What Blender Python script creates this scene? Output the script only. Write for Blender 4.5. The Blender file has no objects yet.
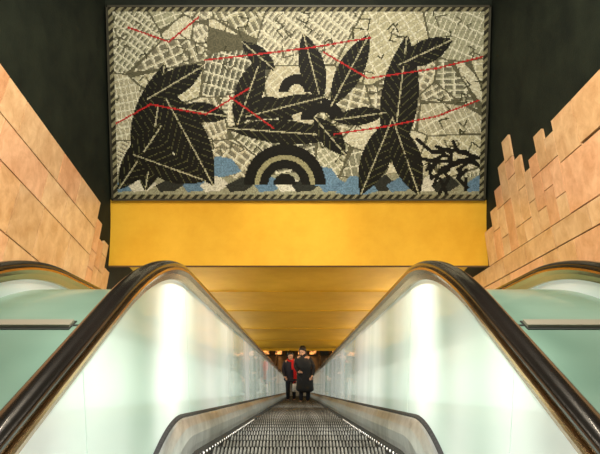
import bpy, math, random
import numpy as np
from mathutils import Vector, Matrix
random.seed(7); rng=np.random.RandomState(5)
scene=bpy.context.scene
COL=scene.collection
scene.view_settings.view_transform='Standard'
EYE=1.67; T30=math.tan(math.radians(30)); C30=math.cos(math.radians(30)); S30=.5
YS=2.4; YB=30.0

# ---------------------------------------------------------------- materials
def srgb(r,g,b):
    f=lambda c:(c/255/12.92) if c/255<=.04045 else ((c/255+.055)/1.055)**2.4
    return (f(r),f(g),f(b),1)
def mat(name,col,rough=.5,metal=0,emit=None,es=0,noise=None,nscale=6,bump=0,bscale=40,attr=None,coat=0,stretch=(1,1,1),spec=.5,emnoise=False,detail=8,lo=.3,hi=.7,distort=0):
    m=bpy.data.materials.new(name); m.use_nodes=True
    nt=m.node_tree; b=nt.nodes['Principled BSDF']
    b.inputs['Base Color'].default_value=col
    b.inputs['Roughness'].default_value=rough
    b.inputs['Metallic'].default_value=metal
    b.inputs['Specular IOR Level'].default_value=spec
    b.inputs['Coat Weight'].default_value=coat
    if emit: b.inputs['Emission Color'].default_value=emit; b.inputs['Emission Strength'].default_value=es
    tc=nt.nodes.new('ShaderNodeTexCoord'); mp=nt.nodes.new('ShaderNodeMapping')
    mp.inputs['Scale'].default_value=stretch
    nt.links.new(tc.outputs['Object'],mp.inputs['Vector'])
    src=None
    if attr:
        a=nt.nodes.new('ShaderNodeAttribute'); a.attribute_name=attr; src=a.outputs['Color']
        nt.links.new(src,b.inputs['Base Color'])
    if noise:
        n=nt.nodes.new('ShaderNodeTexNoise'); n.inputs['Scale'].default_value=nscale; n.inputs['Detail'].default_value=detail
        n.inputs['Roughness'].default_value=.65; n.inputs['Distortion'].default_value=distort
        nt.links.new(mp.outputs[0],n.inputs['Vector'])
        r=nt.nodes.new('ShaderNodeValToRGB'); r.color_ramp.elements[0].position=lo; r.color_ramp.elements[1].position=hi
        r.color_ramp.elements[0].color=noise[0]; r.color_ramp.elements[1].color=noise[1]
        nt.links.new(n.outputs['Fac'],r.inputs['Fac'])
        if emnoise: nt.links.new(r.outputs[0],b.inputs['Emission Color'])
        if src:
            mx=nt.nodes.new('ShaderNodeMix'); mx.data_type='RGBA'; mx.blend_type='MULTIPLY'; mx.inputs[0].default_value=1
            nt.links.new(src,mx.inputs[6]); nt.links.new(r.outputs[0],mx.inputs[7]); nt.links.new(mx.outputs[2],b.inputs['Base Color'])
        else: nt.links.new(r.outputs[0],b.inputs['Base Color'])
    if bump:
        n2=nt.nodes.new('ShaderNodeTexNoise'); n2.inputs['Scale'].default_value=bscale; n2.inputs['Detail'].default_value=4
        nt.links.new(mp.outputs[0],n2.inputs['Vector'])
        bp=nt.nodes.new('ShaderNodeBump'); bp.inputs['Strength'].default_value=bump; bp.inputs['Distance'].default_value=.02
        nt.links.new(n2.outputs['Fac'],bp.inputs['Height']); nt.links.new(bp.outputs[0],b.inputs['Normal'])
    return m
M_dark=mat('dark_plaster',srgb(22,26,18),.75,noise=(srgb(14,20,14),srgb(32,38,27)),nscale=2,bump=.15,spec=.2)
M_stone=mat('golden_travertine',(1,1,1,1),.3,attr='Col',noise=((.70,.58,.48,1),(1.0,1.0,.98,1)),nscale=4.5,bump=.05,bscale=25,lo=.32,hi=.66,distort=.4,coat=.1)
M_yellow=mat('yellow_paint',srgb(214,164,46),.6,noise=(srgb(202,150,36),srgb(226,178,58)),nscale=.7,bump=.05,bscale=8,spec=.15)
M_brown=mat('brown_lip',srgb(84,56,22),.5)
M_rubber=mat('handrail_rubber',srgb(24,19,15),.22,coat=.35,bump=.01)
M_guide=mat('bronze_guide',srgb(215,180,130),.2,1.0,bump=.02)
M_steel=mat('brushed_steel',srgb(155,158,155),.3,.65,noise=(srgb(125,128,124),srgb(178,181,177)),nscale=20,bump=.03,stretch=(1,.1,1))
M_skirt=mat('skirt_steel',srgb(80,79,74),.3,.9,bump=.05)
M_brush=mat('skirt_brush',srgb(16,15,14),.6,bump=.3)
M_step=mat('step_aluminium',srgb(140,140,134),.4,.6,noise=(srgb(115,115,108),srgb(182,182,176)),nscale=9,bump=.1)
M_stepd=mat('step_riser',srgb(50,50,47),.5,.4,bump=.05)
M_panel=mat('satin_glass_panel',srgb(198,214,203),.22,.1,emit=srgb(210,226,215),es=.44,noise=(srgb(155,182,164),srgb(236,244,237)),nscale=.9,stretch=(1,1.2,.2),coat=.6,emnoise=True,detail=1.5,lo=.3,hi=.62)  # backlit glow and light streaks put into colour and emission by stretched noise
M_green=mat('green_glass_cover',srgb(120,160,140),.28,0,noise=(srgb(84,120,100),srgb(140,172,152)),nscale=1.6,coat=.3,detail=2)
M_bar=mat('steel_bar',srgb(165,160,140),.45,.3,bump=.03)
M_led=mat('skirt_led',(1,1,1,1),.3,emit=srgb(255,245,220),es=.8)
M_floor=mat('stone_floor',srgb(120,105,85),.3,noise=(srgb(70,58,42),srgb(105,88,66)),nscale=4)
M_mosaic=mat('mosaic_tesserae',(1,1,1,1),.5,attr='Col',noise=((.75,.75,.72,1),(1,1,1,1)),nscale=30,bump=.4,bscale=60,spec=.15)
M_frame=mat('mosaic_frame',srgb(60,58,45),.5,.3,bump=.05)
M_slot=mat('dark_slot',srgb(34,40,34),.6,bump=.02)
M_amber=mat('amber_wall',srgb(110,66,28),.5,noise=(srgb(60,36,18),srgb(120,74,34)),nscale=2)
M_beige=mat('beige_wall',srgb(170,150,120),.6,bump=.05)
M_shop=mat('lit_shop_window',srgb(200,120,50),.3,emit=srgb(230,130,50),es=1.8,noise=(srgb(40,18,8),srgb(255,170,90)),nscale=4,emnoise=True,lo=.42,hi=.6)
M_glassd=mat('dark_door_glass',srgb(20,18,15),.1)
M_skin=mat('skin',srgb(222,172,142),.5,bump=.03)
M_hair=mat('dark_hair',srgb(25,17,12),.5,bump=.4,bscale=80)
M_coat=mat('black_coat',srgb(36,36,38),.75,bump=.2,bscale=60)
M_navy=mat('dark_jacket',srgb(50,46,56),.7,bump=.2,bscale=60)
M_trouser=mat('dark_trousers',srgb(35,36,45),.8,bump=.2,bscale=90)
M_shoe=mat('black_shoe',srgb(15,14,14),.4)
M_red=mat('red_wool',srgb(225,30,32),.7,bump=.2,bscale=90)
M_bag=mat('pale_bag',srgb(240,234,228),.5,bump=.05)
M_eye=mat('eye',srgb(20,15,12),.2)
M_lip=mat('lips',srgb(150,70,65),.5)

# ---------------------------------------------------------------- helpers
def mk(name,verts,faces,m,parent=None,smooth=False,label=None,cat=None,kind=None,group=None,cols=None,mats=None,mi=None):
    me=bpy.data.meshes.new(name); me.from_pydata([tuple(v) for v in verts],[],faces); 
    if mats:
        for x in mats: me.materials.append(x)
        if mi: me.polygons.foreach_set('material_index',mi)
    elif m: me.materials.append(m)
    if smooth: me.polygons.foreach_set('use_smooth',[True]*len(me.polygons))
    if cols is not None:
        a=me.color_attributes.new('Col','FLOAT_COLOR','CORNER')
        arr=np.zeros((len(me.loops),4),dtype=np.float32); i=0
        for p in me.polygons:
            arr[p.loop_start:p.loop_start+p.loop_total]=cols[p.index]
        a.data.foreach_set('color',arr.ravel())
    me.update()
    ob=bpy.data.objects.new(name,me); COL.objects.link(ob)
    tag(ob,label,cat,kind,group)
    if parent: ob.parent=parent
    return ob
def tag(ob,label=None,cat=None,kind=None,group=None):
    if label: ob['label']=label
    if cat: ob['category']=cat
    if kind: ob['kind']=kind
    if group: ob['group']=group
def empty(name,loc,label,cat,group=None):
    o=bpy.data.objects.new(name,None); o.location=loc; COL.objects.link(o); o.empty_display_size=.2
    tag(o,label,cat,None,group); return o
class B:
    def __init__(s): s.v=[];s.f=[];s.c=[];s.mi=[]
    def box(s,x0,x1,y0,y1,z0,z1,c=None,mi=0):
        n=len(s.v)
        s.v+=[(x0,y0,z0),(x1,y0,z0),(x1,y1,z0),(x0,y1,z0),(x0,y0,z1),(x1,y0,z1),(x1,y1,z1),(x0,y1,z1)]
        s.f+=[(n,n+3,n+2,n+1),(n+4,n+5,n+6,n+7),(n,n+1,n+5,n+4),(n+1,n+2,n+6,n+5),(n+2,n+3,n+7,n+6),(n+3,n,n+4,n+7)]
        s.c+=[c]*6; s.mi+=[mi]*6
    def hexa(s,pts,c=None,mi=0):
        n=len(s.v); s.v+=pts
        s.f+=[(n,n+3,n+2,n+1),(n+4,n+5,n+6,n+7),(n,n+1,n+5,n+4),(n+1,n+2,n+6,n+5),(n+2,n+3,n+7,n+6),(n+3,n,n+4,n+7)]
        s.c+=[c]*6; s.mi+=[mi]*6
    def loft(s,rings,closed=True,cap=True,mi=0):
        n=len(s.v); k=len(rings[0])
        for r in rings: s.v+=r
        for i in range(len(rings)-1):
            for j in range(k if closed else k-1):
                a=n+i*k+j; b=n+i*k+(j+1)%k
                s.f.append((a,b,b+k,a+k)); s.mi.append(mi); s.c.append(None)
        if cap and closed:
            s.f.append(tuple(n+j for j in range(k))[::-1]); s.f.append(tuple(n+(len(rings)-1)*k+j for j in range(k))); s.mi+=[mi,mi]; s.c+=[None,None]

Z0=-.175   # level of steps / floor
def smooth_path(Y,R=1.35):
    t=R*math.tan(math.radians(15))
    if Y<=YS-t: return 0.0
    a0=YS-t
    if Y<a0+R*.5:
        d=Y-a0; return -(R-math.sqrt(R*R-d*d))
    zs=lambda y:-(y-YS)*T30
    b0=YB+t
    if Y<=b0-R*.5: return zs(Y)
    if Y>=b0: return zs(YB)
    d=b0-Y; return zs(YB)+(R-math.sqrt(R*R-d*d))
RP=lambda Y:smooth_path(Y,2.3)      # handrail curve
LP=lambda Y:smooth_path(Y,1.2)+Z0   # steps / deck curve
ZB=-(YB-YS)*T30
ZF=ZB+Z0
def ysamples(a,b):
    ys=[a]
    cr=[YS-.75+.06*i for i in range(26)]+[YS+.9+1.2*i for i in range(int((YB-YS-1.8)/1.2))]+[YB-.7+.07*i for i in range(21)]
    ys+= [y for y in cr if a+.01<y<b-.01]+[b]
    return ys

# ---------------------------------------------------------------- room shell
W=3.45
for side,sg in (('left',-1),('right',1)):
    b=B(); x0,x1=sorted((sg*W,sg*(W+.2))); b.box(x0,x1,-4,36,ZB-1,4.6)
    mk('wall_'+side,b.v,b.f,M_dark,kind='structure',label='near-black plaster side wall of the escalator shaft',cat='wall')
b=B(); b.box(-W,W,10,10.25,-.44,4.6)
mk('wall_back',b.v,b.f,M_dark,kind='structure',label='near-black wall carrying the mosaic',cat='wall')
b=B(); b.box(-W,W,-4.2,-4,-.3,4.6); mk('wall_rear',b.v,b.f,M_beige,kind='structure',label='warm beige wall',cat='wall')
b=B(); b.box(-W,W,-4,10,4.4,4.6); mk('ceiling_upper',b.v,b.f,M_dark,kind='structure',label='dark high ceiling',cat='ceiling')
b=B(); 
def w2z(w,Y): return EYE+w-T30*Y
zt=-.44; zb=EYE-3.27
N=14
rings=[]
for i in range(N+1):
    t=i/N; z=zt+(zb-zt)*t; y=9.98-.02-.20*t*t if t>0 else 9.98
    rings.append([(-W,y,z),(W,y,z),(W,y+.25,z),(-W,y+.25,z)])
b.loft(rings)
b.box(-W,W,9.755,10.3,zb-.03,zb,mi=1)
edges=[10.3,12.7,15.8,20.2,25,30.2]
for i in range(len(edges)-1):
    ya,yb=edges[i],edges[i+1]
    wa=2.68; wb=2.46
    pts=[(-W,ya,w2z(wa,ya)),(W,ya,w2z(wa,ya)),(W,yb,w2z(wb,yb)),(-W,yb,w2z(wb,yb))]
    b.hexa(pts+[(p[0],p[1],p[2]+.25) for p in pts])
    b.box(-W,W,yb-.02,yb+.03,w2z(wb,yb)-.012,w2z(wb,yb)+.3,mi=0)
b.box(-W,W,30.1,36,ZB+2.55,ZB+2.75)
pts=[(-W,10.1,w2z(2.9,10.1)),(W,10.1,w2z(2.9,10.1)),(W,30.5,w2z(2.9,30.5)),(-W,30.5,w2z(2.9,30.5))]
b.hexa(pts+[(p[0],p[1],p[2]+.1) for p in pts],mi=1)
mk('ceiling',b.v,b.f,None,mats=[M_yellow,M_brown],mi=b.mi,kind='structure',label='yellow painted bulkhead and stepped sloping ceiling',cat='ceiling')
b=B(); b.box(-W,W,-4,.9,-.4,Z0-.005); mk('floor',b.v,b.f,M_floor,kind='structure',label='stone floor of the upper landing',cat='floor')
b=B(); pts=[(-W,.9,-.95),(W,.9,-.95),(W,YS,-.95),(-W,YS,-.95)]
b.hexa([(p[0],p[1],p[2]-.1) for p in pts]+pts)
pts=[(-W,YS,-.95),(W,YS,-.95),(W,YB,ZB-.95),(-W,YB,ZB-.95)]
b.hexa([(p[0],p[1],p[2]-.1) for p in pts]+pts)
mk('floor_shaft',b.v,b.f,M_dark,kind='structure',label='dark sloping pit under the escalators',cat='floor')  # unseen sloping floor, put in to block light under the steps
b=B(); b.box(-W,W,YB+1.9,36,ZF-.3,ZF-.005); mk('floor_lower',b.v,b.f,M_floor,kind='structure',label='stone floor of the lower hall',cat='floor')
b=B(); b.box(-W,W,35,35.2,ZF,ZB+2.55); mk('wall_far',b.v,b.f,M_amber,kind='structure',label='amber brown far wall of the lower hall',cat='wall')
for i,(x,w) in enumerate([(-2.3,.9),(-1.3,.6),(-.55,.6),(.2,.6),(.95,.6),(1.7,.6),(2.6,.9)]):
    b=B(); b.box(x-w/2,x+w/2,34.9,34.99,ZF+.0,ZF+2.3,mi=0); b.box(x-w/2+.08,x+w/2-.08,34.87,34.91,ZF+.1,ZF+2.2,mi=1)
    mk('door_%d'%(i+1),b.v,b.f,None,mats=[M_frame,M_glassd if i%3==2 else M_shop],mi=b.mi,kind='structure',label='framed glass door in the lower hall',cat='door')

def cladding(sg,name,ang,vt,umain,colsdef,seed,vsplit):
    r=random.Random(seed); b=B(); ca,sa=math.cos(math.radians(ang)),math.sin(math.radians(ang))
    def slab(ua,ub,va,vb,cc=None):
        for (uu,vv) in ((ub,vb),((ua+ub)/2,(va+vb)/2)):
            Y=uu*ca+vv*sa; dz=-uu*sa+vv*ca
            if Y>10.0 and dz+T30*Y>2.55: return
            if Y>35: return
        th=.035; c=r.random()
        base=np.array([.78,.49,.25])*(1-c)+np.array([.86,.60,.35])*c
        base=base*r.uniform(.86,1.04)
        if r.random()<.3: base=base*np.array([1.03,.90,.92])
        col=(base[0],base[1],base[2],1); P=[]
        for x in (sg*W,sg*(W-th)):
            for (uu,vv) in ((ua,va),(ub,va),(ub,vb),(ua,vb)):
                P.append((x,uu*ca+vv*sa,EYE-uu*sa+vv*ca))
        n=len(b.v); b.v.extend(P)
        b.f.extend([(n,n+1,n+2,n+3),(n+4,n+7,n+6,n+5),(n,n+4,n+5,n+1),(n+1,n+5,n+6,n+2),(n+2,n+6,n+7,n+3),(n+3,n+7,n+4,n)])
        b.c.extend([col]*6)
    rows=[]; v=-4.0 if ang>31 else -.8
    while v<vt-.02:
        h=r.choice([.36,.46,.56,.68])
        if v<vsplit<=v+h+.15: h=vsplit-v
        if v>=vsplit and vt-v-h<.25: h=vt-v
        h=min(h,vt-v); rows.append((v,v+h)); v+=h
    for (va,vb) in rows:
        u=-5.0+r.random()*1.5
        lim=umain if va>=vsplit-.01 else 45
        while u<lim-.05:
            L=r.choice([.5,.75,1.0,1.3])
            if u+L>lim-.3: L=lim-u
            g=.008 if r.random()>.25 else .015
            slab(u+g,u+L-g,va+(.036 if r.random()<.25 else .014),vb-.004)
            u+=L
            if u>44: break
    for (ua,ub,top) in colsdef:
        v=vsplit
        while v<top-.02:
            h=r.choice([.3,.5,.8]); 
            if top-v-h<.2: h=top-v
            slab(ua+.007,ub-.007,v+.008,v+h-.006); v+=h
    return mk(name,b.v,b.f,M_stone,cols=b.c,kind='structure',label='golden-pink travertine slabs with a jagged edge on dark wall',cat='stone cladding')
cladding(-1,'trim_1',37,4.02,8.72,[(8.72,8.98,3.74),(8.98,9.22,3.48),(9.22,9.48,3.54),(9.48,9.78,3.14),(9.78,10.3,2.85)],3,2.4)
cladding(1,'trim_2',30,3.30,6.7,[(6.7,7.0,3.16),(7.0,7.3,3.34),(7.3,7.6,3.1),(7.6,7.85,2.98),(7.85,8.15,3.3),(8.15,8.48,3.78),(8.48,8.82,3.46),(8.82,9.15,3.15),(9.15,9.5,2.88),(9.5,9.95,2.62)],11,2.0)

# ---------------------------------------------------------------- mosaic (generic abstract stand-in)
NX,NZ=340,172
px=(np.arange(NX)+.5)/NX*380; pz=(np.arange(NZ)+.5)/NZ*192
X,Z=np.meshgrid(px,pz)
def inpoly(P):
    P=np.array(P,float); ins=np.zeros(X.shape,bool); j=len(P)-1
    for i in range(len(P)):
        xi,yi=P[i];xj,yj=P[j]
        c=((yi>Z)!=(yj>Z))&(X<(xj-xi)*(Z-yi)/((yj-yi) if yj!=yi else 1e-9)+xi)
        ins^=c; j=i
    return ins
def seg(P,w):
    m=np.zeros(X.shape,bool)
    for (a,b_) in zip(P[:-1],P[1:]):
        a=np.array(a,float);b_=np.array(b_,float);d=b_-a
        t=np.clip(((X-a[0])*d[0]+(Z-a[1])*d[1])/(d@d+1e-9),0,1)
        m|=np.hypot(X-a[0]-t*d[0],Z-a[1]-t*d[1])<w
    return m
lin=lambda r,g,b_:np.array(srgb(r,g,b_)[:3])
img=np.zeros((NZ,NX,3))
K=44; sx=rng.rand(K)*380; sz=rng.rand(K)*192
d=np.stack([np.hypot((X-sx[k]),(Z-sz[k])*1.3) for k in range(K)]); idx=d.argmin(0)
ds=np.sort(d,0); edge=(ds[1]-ds[0])<1.8
pal=[lin(184,180,148),lin(160,160,132),lin(200,196,168),lin(134,134,112),lin(174,170,142),lin(192,186,156)]
for k in range(K):
    a=rng.rand()*math.pi; s=rng.uniform(7,14); t=rng.uniform(4,8); mk_=idx==k
    U=X*math.cos(a)+Z*math.sin(a); V=-X*math.sin(a)+Z*math.cos(a)
    base=pal[rng.randint(len(pal))]; st=((U%s)<1.6)|((V%t)<1.2)
    inner=(((U%s)>3.4)&((V%t)>2.6))
    c=np.where(st[...,None],lin(216,214,190),base)
    q=rng.rand()
    if q<.5: c=np.where((inner&~st)[...,None],base*.42,c)
    img=np.where(mk_[...,None],c,img)
img=np.where(edge[...,None],lin(94,92,70),img)
dk=lin(20,20,14); ol=lin(84,84,54); cr=lin(196,192,158)
def paint(m,c): 
    global img
    img=np.where(m[...,None],c,img)
for k in range(150):
    x=rng.rand()*370+5; z=rng.rand()*155+5; a=rng.rand()*6.28; L=rng.uniform(4,11)
    paint(seg([(x,z),(x+math.cos(a)*L,z+math.sin(a)*L),(x+math.cos(a+.9)*L*1.3,z+math.sin(a+.9)*L*1.3)],.7),[ol*.6,lin(90,88,66)][k%2])
paint((Z>168+3*np.sin(X/17)),lin(150,150,124)); 
for k in range(16):
    x=10+k*24+rng.randint(-6,6); paint(inpoly([(x-14,178),(x+4,169+rng.randint(-3,3)),(x+16,177),(x+6,184),(x-9,185)]),[lin(96,126,150),lin(206,204,186),lin(44,46,40)][k%3])
for (x,z,w_) in ((112,154,20),(215,164,18),(250,174,22)):
    paint(inpoly([(x-w_,z+12),(x-w_*.3,z-6),(x+w_*.5,z-3),(x+w_,z+10),(x,z+16)]),lin(104,136,160))
def leaf(cx,cz,L,Wd,ang,c=dk,rib=True):
    a=math.radians(ang); U=(X-cx)*math.cos(a)+(Z-cz)*math.sin(a); V=-(X-cx)*math.sin(a)+(Z-cz)*math.cos(a)
    q=np.clip(1-(U/L)**2,0,None); m=(np.abs(V)<Wd*q)&(np.abs(U)<L)
    paint(m,c)
    if rib:
        paint(m&(np.abs(V)<.7),cr*.8)
        paint(m&(((U-np.abs(V)*1.1)%9)<1.2)&(rng.rand(NZ,NX)<.8),ol)
def arch(cx,cz,r0,r1,c=dk,up=True):
    rr=np.hypot(X-cx,Z-cz); paint((rr>r0)&(rr<r1)&((Z<cz) if up else (Z>cz)),c)
leaf(44,120,66,24,-80); leaf(76,128,58,20,62); leaf(28,150,40,15,-55); leaf(66,74,34,13,-30); leaf(94,104,26,10,10); leaf(58,160,40,14,20)
for (r0,r1,c) in ((0,12,dk),(17,26,dk),(26,31,lin(150,146,110)),(31,42,dk)): arch(176,178,r0,r1,c)
arch(160,112,10,24); arch(214,112,8,22,dk); arch(188,84,8,18,dk)
leaf(140,84,40,14,-70); leaf(204,60,36,13,75); leaf(242,62,42,13,-62); leaf(176,124,60,12,4); leaf(150,48,22,9,40); leaf(178,98,44,10,-14); leaf(222,128,26,11,50)
leaf(292,92,66,19,-84); leaf(270,148,44,15,-68); leaf(300,150,42,15,70); leaf(318,44,30,12,-25); leaf(252,108,28,9,-8)
for k in range(30):
    a=k*2.4; L=12+(k*7)%16; c0=(326+(k%5)*9,144+(k%4)*9)
    paint(seg([c0,(c0[0]+math.cos(a)*L,c0[1]+math.sin(a)*L*.7)],1.8),dk)
for P in ([(0,118),(40,96),(96,106),(140,80)],[(96,52),(150,46),(200,40),(262,30)],[(215,44),(260,70),(330,60),(378,48)],[(226,126),(280,118),(330,108),(372,92)],[(120,88),(165,120)],[(20,20),(60,34),(90,10)]):
    paint(seg(P,.8),lin(176,34,34))
bd=(X<5)|(X>375)|(Z<4.5)|(Z>187.5)
paint(bd,lin(140,136,106)); paint(bd&((((X+Z)%8)<4)),lin(46,44,32)); 
img*=rng.uniform(.62,1.12,(NZ,NX,1))
MW,MZ0,MZ1=3.4,EYE+1.40,EYE-2.10
gx=np.linspace(-MW+.03,MW-.03,NX+1); gz=np.linspace(MZ0-.03,MZ1+.03,NZ+1)
GX,GZ=np.meshgrid(gx,gz)
verts=[(float(a),0.0,float(c)-EYE) for a,c in zip(GX.ravel(),GZ.ravel())]
faces=[];
for j in range(NZ):
    o=j*(NX+1)
    for i in range(NX): faces.append((o+i,o+i+NX+1,o+i+NX+2,o+i+1))
cols=np.concatenate([img.reshape(-1,3),np.ones((NX*NZ,1))],1)
mos=empty('mosaic_panel',(0,9.9,EYE),'large framed stone mosaic in cream, olive and black with red threads','wall mosaic')
o=mk('tesserae_field',verts,faces,M_mosaic,mos,cols=cols)
b=B(); z0,z1=MZ0-EYE,MZ1-EYE
b.box(-MW,MW,.003,.09,z1,z0,mi=0)
for (a,c,e,f_) in ((-MW,MW,z0-.03,z0),(-MW,MW,z1,z1+.03),(-MW,-MW+.03,z1,z0),(MW-.03,MW,z1,z0)): b.box(a,c,-.03,.01,e,f_)
mk('frame',b.v,b.f,M_frame,mos,label='thin dark metal frame')

# ---------------------------------------------------------------- escalators
def rail_line():
    pts=[]; R=.33; yc=-.7
    for i in range(13):
        a=math.pi*1.5-math.pi*i/12
        pts.append((yc+R*math.cos(a),.95-R+R*math.sin(a)))
    pts.insert(0,(yc+.35,.95-2*R))
    for y in ysamples(-.6,YB+2.6): pts.append((y,RP(y)+.95))
    yc=YB+2.7
    for i in range(13):
        a=math.pi/2-math.pi*i/12
        pts.append((yc+R*math.cos(a),ZB+.95-R+R*math.sin(a)))
    pts.append((yc-.35,ZB+.95-2*R))
    return pts
RL=rail_line()
def sweep(prof,line,x0):
    rings=[]
    for i,(y,z) in enumerate(line):
        a=line[max(i-1,0)]; c=line[min(i+1,len(line)-1)]
        t=Vector((0,c[0]-a[0],c[1]-a[1])).normalized(); n=Vector((0,-t.z,t.y))
        rings.append([(x0+p[0],y+n.y*p[1],z+n.z*p[1]) for p in prof])
    return rings
railprof=[]
sgn=lambda v:(1 if v>=0 else -1)
for i in range(24):
    a=2*math.pi*i/24
    railprof.append((.036*sgn(math.cos(a))*abs(math.cos(a))**.8, .021*sgn(math.sin(a))*abs(math.sin(a))**.85))
def profloft(prof,ya,yb,P=LP):
    return [[(p[0],y,P(y)+p[1]) for p in prof] for y in ysamples(ya,yb)]
def step_mesh():
    b=B(); n=46; w=1.0/n; d=.2
    prof=[]
    for i in range(n):
        x=-.5+i*w
        prof+=[(x,-.012),(x+w*.36,-.012),(x+w*.44,0),(x+w*.92,0)]
    prof.append((.5,-.012))
    n0=len(b.v); k=len(prof)
    for y in (-d+.001,d-.005):
        b.v+=[(p[0],y,p[1]) for p in prof]
    for j in range(k-1):
        b.f.append((n0+j,n0+j+1,n0+j+1+k,n0+j+k)); b.mi.append(1 if j%4==0 else 0); b.c.append(None)
    b.box(-.498,.498,-d+.003,d-.003,-.06,-.013,mi=1)
    rr=[]
    for i in range(7):
        t=i/6; rr.append([(-.498,d-.003-.03*math.sin(t*math.pi/2),-.012-.24*t),(.498,d-.003-.03*math.sin(t*math.pi/2),-.012-.24*t)])
    b.loft(rr,closed=False,cap=False,mi=1)
    b.box(-.5,.5,d-.010,d-.004,-.02,.0005,mi=1)
    return b
esc=empty('escalator',(0,0,0),'long descending escalator with pale lit balustrades and black handrails','escalator','parallel escalators')
parts=[]
for sg in (-1,1):
    b=B(); b.loft(sweep(railprof,RL,sg*.62)); parts.append(mk('handrail',b.v,b.f,M_rubber,esc,smooth=True))
    b=B(); b.loft(sweep([(-.022,-.066),(.022,-.066),(.034,-.040),(.047,-.022),(.047,-.012),(-.047,-.012),(-.047,-.022),(-.034,-.040)],RL,sg*.62)); parts.append(mk('handrail_guide',b.v,b.f,M_guide,esc,label='bronze metal guide under the handrail'))
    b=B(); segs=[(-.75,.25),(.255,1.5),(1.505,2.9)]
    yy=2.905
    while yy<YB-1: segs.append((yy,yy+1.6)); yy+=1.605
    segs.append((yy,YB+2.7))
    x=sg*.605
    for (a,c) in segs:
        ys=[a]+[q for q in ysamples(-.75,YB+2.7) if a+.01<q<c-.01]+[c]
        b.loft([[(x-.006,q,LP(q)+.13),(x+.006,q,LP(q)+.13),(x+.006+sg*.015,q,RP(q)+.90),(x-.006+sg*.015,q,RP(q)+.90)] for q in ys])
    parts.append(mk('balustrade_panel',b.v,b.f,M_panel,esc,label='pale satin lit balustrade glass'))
    P=[(sg*.635,.33),(sg*.635,.10),(sg*.530,.06),(sg*.522,.13),(sg*.524,.17),(sg*.532,.22),(sg*.55,.265),(sg*.575,.305),(sg*.60,.32)]
    b=B(); b.loft(profloft(P,-.9,YB+2.8)); parts.append(mk('inner_deck',b.v,b.f,M_steel,esc,smooth=False,label='curved brushed steel inner decking'))
    b=B(); b.loft(profloft([(sg*.600,.330),(sg*.600,.31),(sg*.585,.31),(sg*.585,.322)],-.9,YB+2.8)); parts.append(mk('deck_gasket',b.v,b.f,M_brush,esc,label='dark gasket line along the glass'))
    b=B(); b.loft(profloft([(sg*.506,.09),(sg*.522,.14),(sg*.522,-.0),(sg*.515,.0)],-.9,YB+2.8)); parts.append(mk('skirt_brush',b.v,b.f,M_brush,esc,label='dark brush strip above the skirt'))
    b=B(); b.loft(profloft([(sg*.503,.085),(sg*.515,.085),(sg*.515,-.25),(sg*.503,-.25)],-.9,YB+2.8)); parts.append(mk('skirt_panel',b.v,b.f,M_skirt,esc,label='steel skirt beside the steps'))
    b=B(); y=1.0
    while y<6:
        z=LP(y)+.104
        b.box(sg*.510-.003,sg*.510+.003,y-.006,y+.006,z-.003,z+.004); y+=.10
    o=mk('skirt_light',b.v,b.f,M_led,esc,label='row of tiny pale lights along the skirt'); o['kind']='stuff'; parts.append(o)
    b=B(); b.loft(profloft([(sg*.655,.90),(sg*.67,.90),(sg*.67,-.5),(sg*.655,-.5)],-.9,YB+2.8)); parts.append(mk('outer_cladding',b.v,b.f,M_skirt,esc,label='dark outer side cladding'))
sb=step_mesh(); first=None
for k in range(78):
    yc=.85+.4*k
    if yc>YB+1.3: break
    if first is None:
        first=mk('step',sb.v,sb.f,None,esc,mats=[M_step,M_stepd],mi=sb.mi,label='ribbed aluminium step'); o=first
    else:
        o=first.copy(); COL.objects.link(o); o.parent=esc
    o.location=(0,yc,LP(yc)); parts.append(o)
b=B(); b.box(-.5,.5,-.9,.64,Z0-.05,Z0+.005)
for i in range(25): x=-.48+i*.04; b.box(x-.008,x+.008,-.9,.66,Z0+.004,Z0+.009)
parts.append(mk('landing_plate',b.v,b.f,M_steel,esc))
b=B(); b.box(-.5,.5,YB+1.5,YB+2.8,ZF-.05,ZF+.005); parts.append(mk('landing_plate',b.v,b.f,M_steel,esc))
for dx in (-1.92,1.92):
    e=esc.copy(); COL.objects.link(e); e.location=(dx,0,0)
    e['label']='neighbouring parallel escalator with black handrails and pale balustrades'
    for p in parts:
        q=p.copy(); COL.objects.link(q); q.parent=e

for k,(sg) in enumerate((-1,1)):
    c=empty('cover_panel',(sg*.96,0,0),'pale green glass cover between two handrails with steel bar','cover panel','covers between the escalators')
    b=B(); b.loft(profloft([(-.28,.80),(.28,.80),(.28,.83),(-.28,.83)],-.9,YB-1,RP))
    mk('glass_cover',b.v,b.f,M_green,c)
    z=RP(1.85)
    b=B(); b.box(-.28,.28,1.862,1.872,z+.829,z+.832,mi=1); b.box(-.17,.17,1.83,1.90,z+.829,z+.833,mi=1); b.box(-.165,.165,1.845,1.888,z+.833,z+.843)
    mk('joint_bar',b.v,b.f,None,c,mats=[M_bar,M_slot],mi=b.mi,label='steel joint bar in a dark slot')
for sg in (-1,1):
    c=empty('side_cover',(sg*3.0,0,0),'pale green glass cover between handrail and stone wall','cover panel','covers beside the walls')
    b=B(); b.loft(profloft([(-.35,.70),(.40,.70),(.40,.73),(-.35,.73)],-.9,YB-1)); mk('glass_cover',b.v,b.f,M_green,c)

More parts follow.
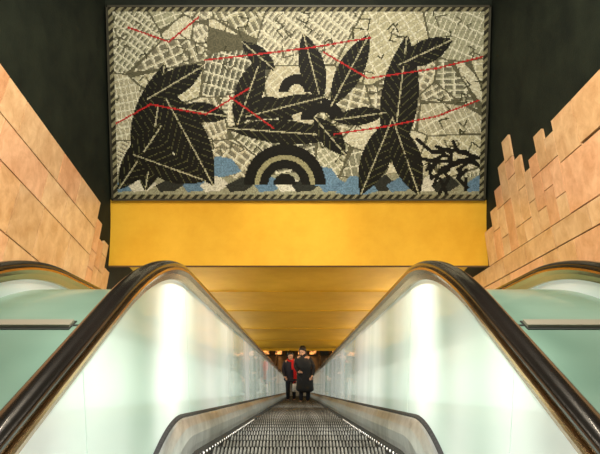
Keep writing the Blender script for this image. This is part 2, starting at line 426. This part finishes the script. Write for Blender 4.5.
# ---------------------------------------------------------------- people
def skin(name,verts,edges,rad,m,sub=2,root=0):
    me=bpy.data.meshes.new(name+'_t'); me.from_pydata(verts,edges,[])
    ob=bpy.data.objects.new(name+'_t',me); COL.objects.link(ob)
    md=ob.modifiers.new('s','SKIN'); 
    for i,r in enumerate(rad):
        rr=r if isinstance(r,tuple) else (r,r)
        me.skin_vertices[0].data[i].radius=rr; 
        me.skin_vertices[0].data[i].use_root=(i==root)
    md.use_smooth_shade=True
    s=ob.modifiers.new('ss','SUBSURF'); s.levels=sub; s.render_levels=sub
    dg=bpy.context.evaluated_depsgraph_get(); dg.update()
    me2=bpy.data.meshes.new_from_object(ob.evaluated_get(dg)); 
    bpy.data.objects.remove(ob)
    V=[tuple(v.co) for v in me2.vertices]; F=[tuple(p.vertices) for p in me2.polygons]
    return V,F
def ell(c,r,seg=12,rings=8):
    V=[];F=[]
    for i in range(rings+1):
        th=math.pi*i/rings
        for j in range(seg):
            ph=2*math.pi*j/seg; V.append((c[0]+r[0]*math.sin(th)*math.cos(ph),c[1]+r[1]*math.sin(th)*math.sin(ph),c[2]+r[2]*math.cos(th)))
    for i in range(rings):
        for j in range(seg): F.append((i*seg+j,i*seg+(j+1)%seg,(i+1)*seg+(j+1)%seg,(i+1)*seg+j))
    return V,F
def merge(*vf):
    V=[];F=[]
    for v,f in vf:
        n=len(V); V+=v; F+=[tuple(i+n for i in q) for q in f]
    return V,F
def person(loc,H,label,coatm,armL,armR,coat_len,turn,hair_long,wide=1.0,lean=0,look=0,tilt=0):
    s=H/1.7
    e=empty('person',loc,label,'person'); e.rotation_euler=(0,0,turn)
    cl,sl_=math.cos(look),math.sin(look)
    def S(p):
        x,y,z=p; k=max(0,min(1,(z-.1)/1.5))
        if z>1.5: x,y=x*cl-y*sl_,x*sl_+y*cl   # head turned on the neck
        t=max(0,z-.9)
        return ((x+lean*math.sin(k*math.pi)+tilt*t)*s,y*s,z*s)
    v=[(0,0,.93),(0,.0,1.08),(0,.01,1.25),(0,.01,1.38),(0,.0,1.46),(0,-.01,1.53),(0,-.01,1.61),(0,0,1.66)]
    r=[(.155,.11),(.13,.10),(.15,.11),(.12,.09),(.052,.052),(.068,.082),(.080,.094),(.06,.07)]
    ed=[(i,i+1) for i in range(7)]
    for sg in (-1,1):
        n=len(v); v+=[(sg*.09,0,.86),(sg*.10,-.01,.50),(sg*.10,.015,.10),(sg*.11,-.03,.04),(sg*.12,-.14,.035)]
        r+=[.085,.058,.04,.035,.028]; ed+=[(0,n),(n,n+1),(n+1,n+2),(n+2,n+3),(n+3,n+4)]
    hands=[]
    for sg,A in ((-1,armL),(1,armR)):
        n=len(v); v+=[(sg*.17,.01,1.385),A[0],A[1],A[2]]; r+=[.055,.04,.028,(.032,.018)]
        ed+=[(3,n),(n,n+1),(n+1,n+2),(n+2,n+3)]; hands.append((Vector(A[1]),Vector(A[2]),sg))
    body=skin('b',[S(p) for p in v],ed,[tuple(q*s for q in a) if isinstance(a,tuple) else a*s for a in r],M_skin)
    extra=[]
    for (w,p,sg) in hands:
        d=(p-w).normalized(); side=d.cross(Vector((0,-1,0))); 
        if side.length<.1: side=Vector((1,0,0))
        side.normalize(); 
        curl=Vector((-sg*.3,-.5,0))
        for fi,(off,L) in enumerate(((-.026,.062),(-.009,.075),(.009,.07),(.026,.055))):
            a=p+side*off-d*.01; c1=a+d*L*.5; c2=c1+(d*.7+curl*.5).normalized()*L*.35; c3=c2+(d*.3+curl).normalized()*L*.3
            extra.append(skin('f',[S(q) for q in (a,c1,c2,c3)],[(0,1),(1,2),(2,3)],[.0095*s,.009*s,.008*s,.007*s],M_skin,1))
        a=p-d*.04+side*(-.02); extra.append(skin('f',[S(q) for q in (a,a-side*.03+d*.02,a-side*.04+d*.05)],[(0,1),(1,2)],[.011*s,.0095*s,.008*s],M_skin,1))
    extra.append(tuple(ell(S((0,-.102,1.565)),(.012*s,.018*s,.02*s))))
    for sg in (-1,1): extra.append(tuple(ell(S((sg*.078,0,1.57)),(.01*s,.02*s,.03*s))))
    V,F=merge(body,*extra)
    mk('body',V,F,M_skin,e,smooth=True)
    V,F=merge(*[ell(S((sg*.028,-.092,1.595)),(.010*s,.008*s,.007*s),8,6) for sg in (-1,1)]); mk('eyes',V,F,M_eye,e,smooth=True)
    V,F=ell(S((0,-.092,1.53)),(.022*s,.01*s,.007*s)); mk('mouth',V,F,M_lip,e,smooth=True)
    cap=ell(S((0,.035,1.645)),(.096*s,.10*s,.085*s),16,10)
    L=1.36 if hair_long else 1.5
    fall=skin('h',[S(q) for q in ((0,.06,1.64),(0,.075,1.53),(0,.075,L))],[(0,1),(1,2)],[(.085*s,.06*s),(.09*s,.05*s),(.06*s,.03*s)],M_hair,2)
    lf=[skin('h',[S(q) for q in ((sg*.05,.01,1.69),(sg*.092,.01,1.60),(sg*.09,.01,L+.05))],[(0,1),(1,2)],[.028*s,.022*s,.016*s],M_hair,2) for sg in (-1,1)]
    V,F=merge(cap,fall,*lf); mk('hair',V,F,M_hair,e,smooth=True)
    b=B(); rings=[]
    prof=[(coat_len,.225,.165),(coat_len+.1,.215,.16),(.80,.205,.155),(.95,.195,.15),(1.08,.175,.135),(1.22,.19,.14),(1.33,.195,.13),(1.41,.15,.10),(1.45,.085,.075),(1.49,.07,.068)]
    for (z,rx,ry) in prof:
        q=wide if z<1.35 else 1
        rings.append([S((rx*q*math.cos(2*math.pi*j/20)*(1+.03*math.sin(5*2*math.pi*j/20)*(1 if z<1 else 0)),ry*math.sin(2*math.pi*j/20),z)) for j in range(20)])
    b.loft(rings)
    sl=[]
    for sg,A in ((-1,armL),(1,armR)):
        wv=Vector(A[1]); 
        sl.append(skin('s',[S(q) for q in ((sg*.12,.01,1.38),(sg*.185,.01,1.36),A[0],tuple(wv))],[(0,1),(1,2),(2,3)],[.07*s,.07*s,.06*s,.046*s],coatm,2))
    V,F=merge((b.v,b.f),*sl); mk('coat',V,F,coatm,e,smooth=True)
    tv=[(0,0,.90)];tr=[(.15*s,.12*s)];te=[]
    for sg in (-1,1):
        n=len(tv); tv+=[(sg*.09,0,.82),(sg*.10,-.01,.50),(sg*.10,.012,.10)]; tr+=[.098*s,.073*s,.056*s]; te+=[(0,n),(n,n+1),(n+1,n+2)]
    V,F=skin('t',[S(q) for q in tv],te,tr,M_trouser); mk('trousers',V,F,M_trouser,e,smooth=True)
    for sg in (-1,1):
        V,F=skin('sh',[S(q) for q in ((sg*.10,.04,.05),(sg*.105,-.05,.05),(sg*.12,-.14,.04))],[(0,1),(1,2)],[(.045*s,.045*s),(.048*s,.042*s),(.038*s,.03*s)],M_shoe); mk('shoe',V,F,M_shoe,e,smooth=True)
    return e,S
kA,kB=36,42
yA,yB=.85+.4*kA,.85+.4*kB
p1,S1=person((.17,yA+.03,LP(yA)+.003),1.72,'woman in a long black coat with long dark hair, leaning in',M_coat,
  [(-.27,.03,1.12),(-.15,-.20,1.06),(-.08,-.24,1.09)],[(.27,.05,1.10),(.22,-.12,.93),(.18,-.19,.90)],.45,math.radians(-6),True,1.15,.02,math.radians(-10),-.08)
p2,S2=person((-.25,yB+.03,LP(yB)+.003),1.76,'person in dark jacket with red scarf, a bag at the hand',M_navy,
  [(-.24,.02,1.12),(-.20,-.14,.95),(-.17,-.2,.93)],[(.25,.0,1.12),(.24,-.14,.92),(.235,-.17,.85)],.78,math.radians(6),False,1,-.01,math.radians(8),-.03)
b=B()
rings=[]
for i in range(17):
    a=2*math.pi*i/16
    rings.append([S2((math.cos(a)*(.088+.025*math.cos(t)),math.sin(a)*(.085+.025*math.cos(t))-.005,1.45+.03*math.sin(t))) for t in [2*math.pi*j/8 for j in range(8)]])
b.loft(rings,cap=False)
for (x0,zl,hw) in ((.05,1.2,.03),(.13,.88,.05)):
    rg=[]
    for i in range(9):
        t=i/8; z=1.45+(zl-1.45)*t; y=-.12-.06*math.sin(t*2.2)
        rg.append([S2(q) for q in ((x0-hw,y,z),(x0+hw,y-.004,z),(x0+hw,y+.02,z),(x0-hw,y+.024,z))])
    b.loft(rg)
mk('scarf',b.v,b.f,M_red,p2,smooth=False)
bag=empty('handbag',(p2.location.x+.14,p2.location.y-.29,p2.location.z+.55),'pale shopping bag held by the person in the red scarf','bag')
b=B(); rg=[]
for (z,w,d_) in ((0,.09,.03),(.02,.10,.04),(.2,.095,.035),(.27,.09,.015)): rg.append([(w*math.cos(a),d_*math.sin(a),z) for a in [2*math.pi*j/16 for j in range(16)]])
b.loft(rg); mk('bag_body',b.v,b.f,M_bag,bag,smooth=True)
V,F=skin('bh',[(-.07,0,.26),(-.05,.0,.32),(0,.02,.36),(.05,0,.32),(.07,0,.26)],[(0,1),(1,2),(2,3),(3,4)],[.008]*5,M_red,1); mk('bag_handle',V,F,M_red,bag,smooth=True)

# ---------------------------------------------------------------- lights
def area(name,loc,rot,sx,sy,e,col=(1,.9,.75)):
    l=bpy.data.lights.new(name,'AREA'); l.shape='RECTANGLE'; l.size=sx; l.size_y=sy; l.energy=e; l.color=col
    o=bpy.data.objects.new(name,l); o.location=loc; o.rotation_euler=rot; COL.objects.link(o); return o
def aim(o,t): o.rotation_euler=(Vector(t)-o.location).to_track_quat('-Z','Y').to_euler()
def spot(name,loc,tgt,e,ang,col=(1,1,.97),soft=.08,blend=1):
    l=bpy.data.lights.new(name,'SPOT'); l.energy=e; l.spot_size=math.radians(ang); l.spot_blend=blend; l.color=col; l.shadow_soft_size=soft
    o=bpy.data.objects.new(name,l); o.location=loc; COL.objects.link(o); aim(o,tgt); return o
o=area('hall_light',(0,3.5,4.2),(0,0,0),5,3,150,(1,.93,.82)); aim(o,(0,7,-1))
o=area('mosaic_light',(0,5.5,4.2),(0,0,0),5,.6,185,(1,.95,.86)); aim(o,(0,9.9,.6))
spot('bulkhead_fill',(0,5.0,4.1),(0,9.9,-1.3),900,26,(1,.94,.78),.2)  # added fill without a fixture, brightens the middle of the bulkhead
for sg in (-1,1):
    o=area('side_light',(-sg*1.5,4.0,3.6),(0,0,0),1,1,180,(1,.87,.68)); aim(o,(sg*3.4,8.2,0))
for y,e in ((8,40),(11.5,90),(15,90),(19,80),(23,70),(27,55)):  # added fill points, tucked behind the rails to brighten the sloping ceiling
    for sg in (-1,1):
        l=bpy.data.lights.new('shaft_fill','POINT'); l.energy=e; l.color=(1,.88,.64); l.shadow_soft_size=.1
        o=bpy.data.objects.new('shaft_fill',l); o.location=(sg*2.95,y,smooth_path(y)+1.0); COL.objects.link(o)
o=area('lower_hall_light',(0,32.5,ZB+2.4),(0,0,0),4,1,40,(1,.8,.5))
o=area('step_light',(0,1.6,3.9),(0,0,0),.6,.5,80,(1,.98,.95)); aim(o,(0,4,-1))
spot('people_fill',(0,12.2,w2z(2.3,12.2)),(0,16.5,LP(16.5)+1.2),200,34,(1,.92,.8),.1)  # unseen spot added to light the two people from the front
for sg in (-1,1):  # spots added in mid-air to make bright patches on the glass panels
    spot('balustrade_fill',(-sg*.35,2.8,2.0),(sg*.62,2.65,.20),380,36)
    spot('balustrade_fill',(-sg*.35,4.4,1.4),(sg*.62,4.5,-.7),260,44)
    spot('balustrade_fill',(-sg*.35,1.2,2.5),(sg*.62,1.75,.15),340,28)
    spot('balustrade_fill',(-sg*.35,7.0,.2),(sg*.62,7.2,-2.2),190,60)
    spot('balustrade_fill',(-sg*.35,11.0,-2.2),(sg*.62,11.2,-4.6),150,70)
w=bpy.data.worlds.new('w'); scene.world=w; w.use_nodes=True
w.node_tree.nodes['Background'].inputs[0].default_value=(.9,.85,.7,1); w.node_tree.nodes['Background'].inputs[1].default_value=.2

cd=bpy.data.cameras.new('camera'); cam=bpy.data.objects.new('camera',cd); COL.objects.link(cam)
cd.sensor_width=36; cd.lens=551/600*36; cam.location=(0,0,EYE)
cam.rotation_euler=(math.radians(85),0,0); cd.shift_y=-94/600; cd.shift_x=.0025; cd.clip_start=.02
scene.camera=cam
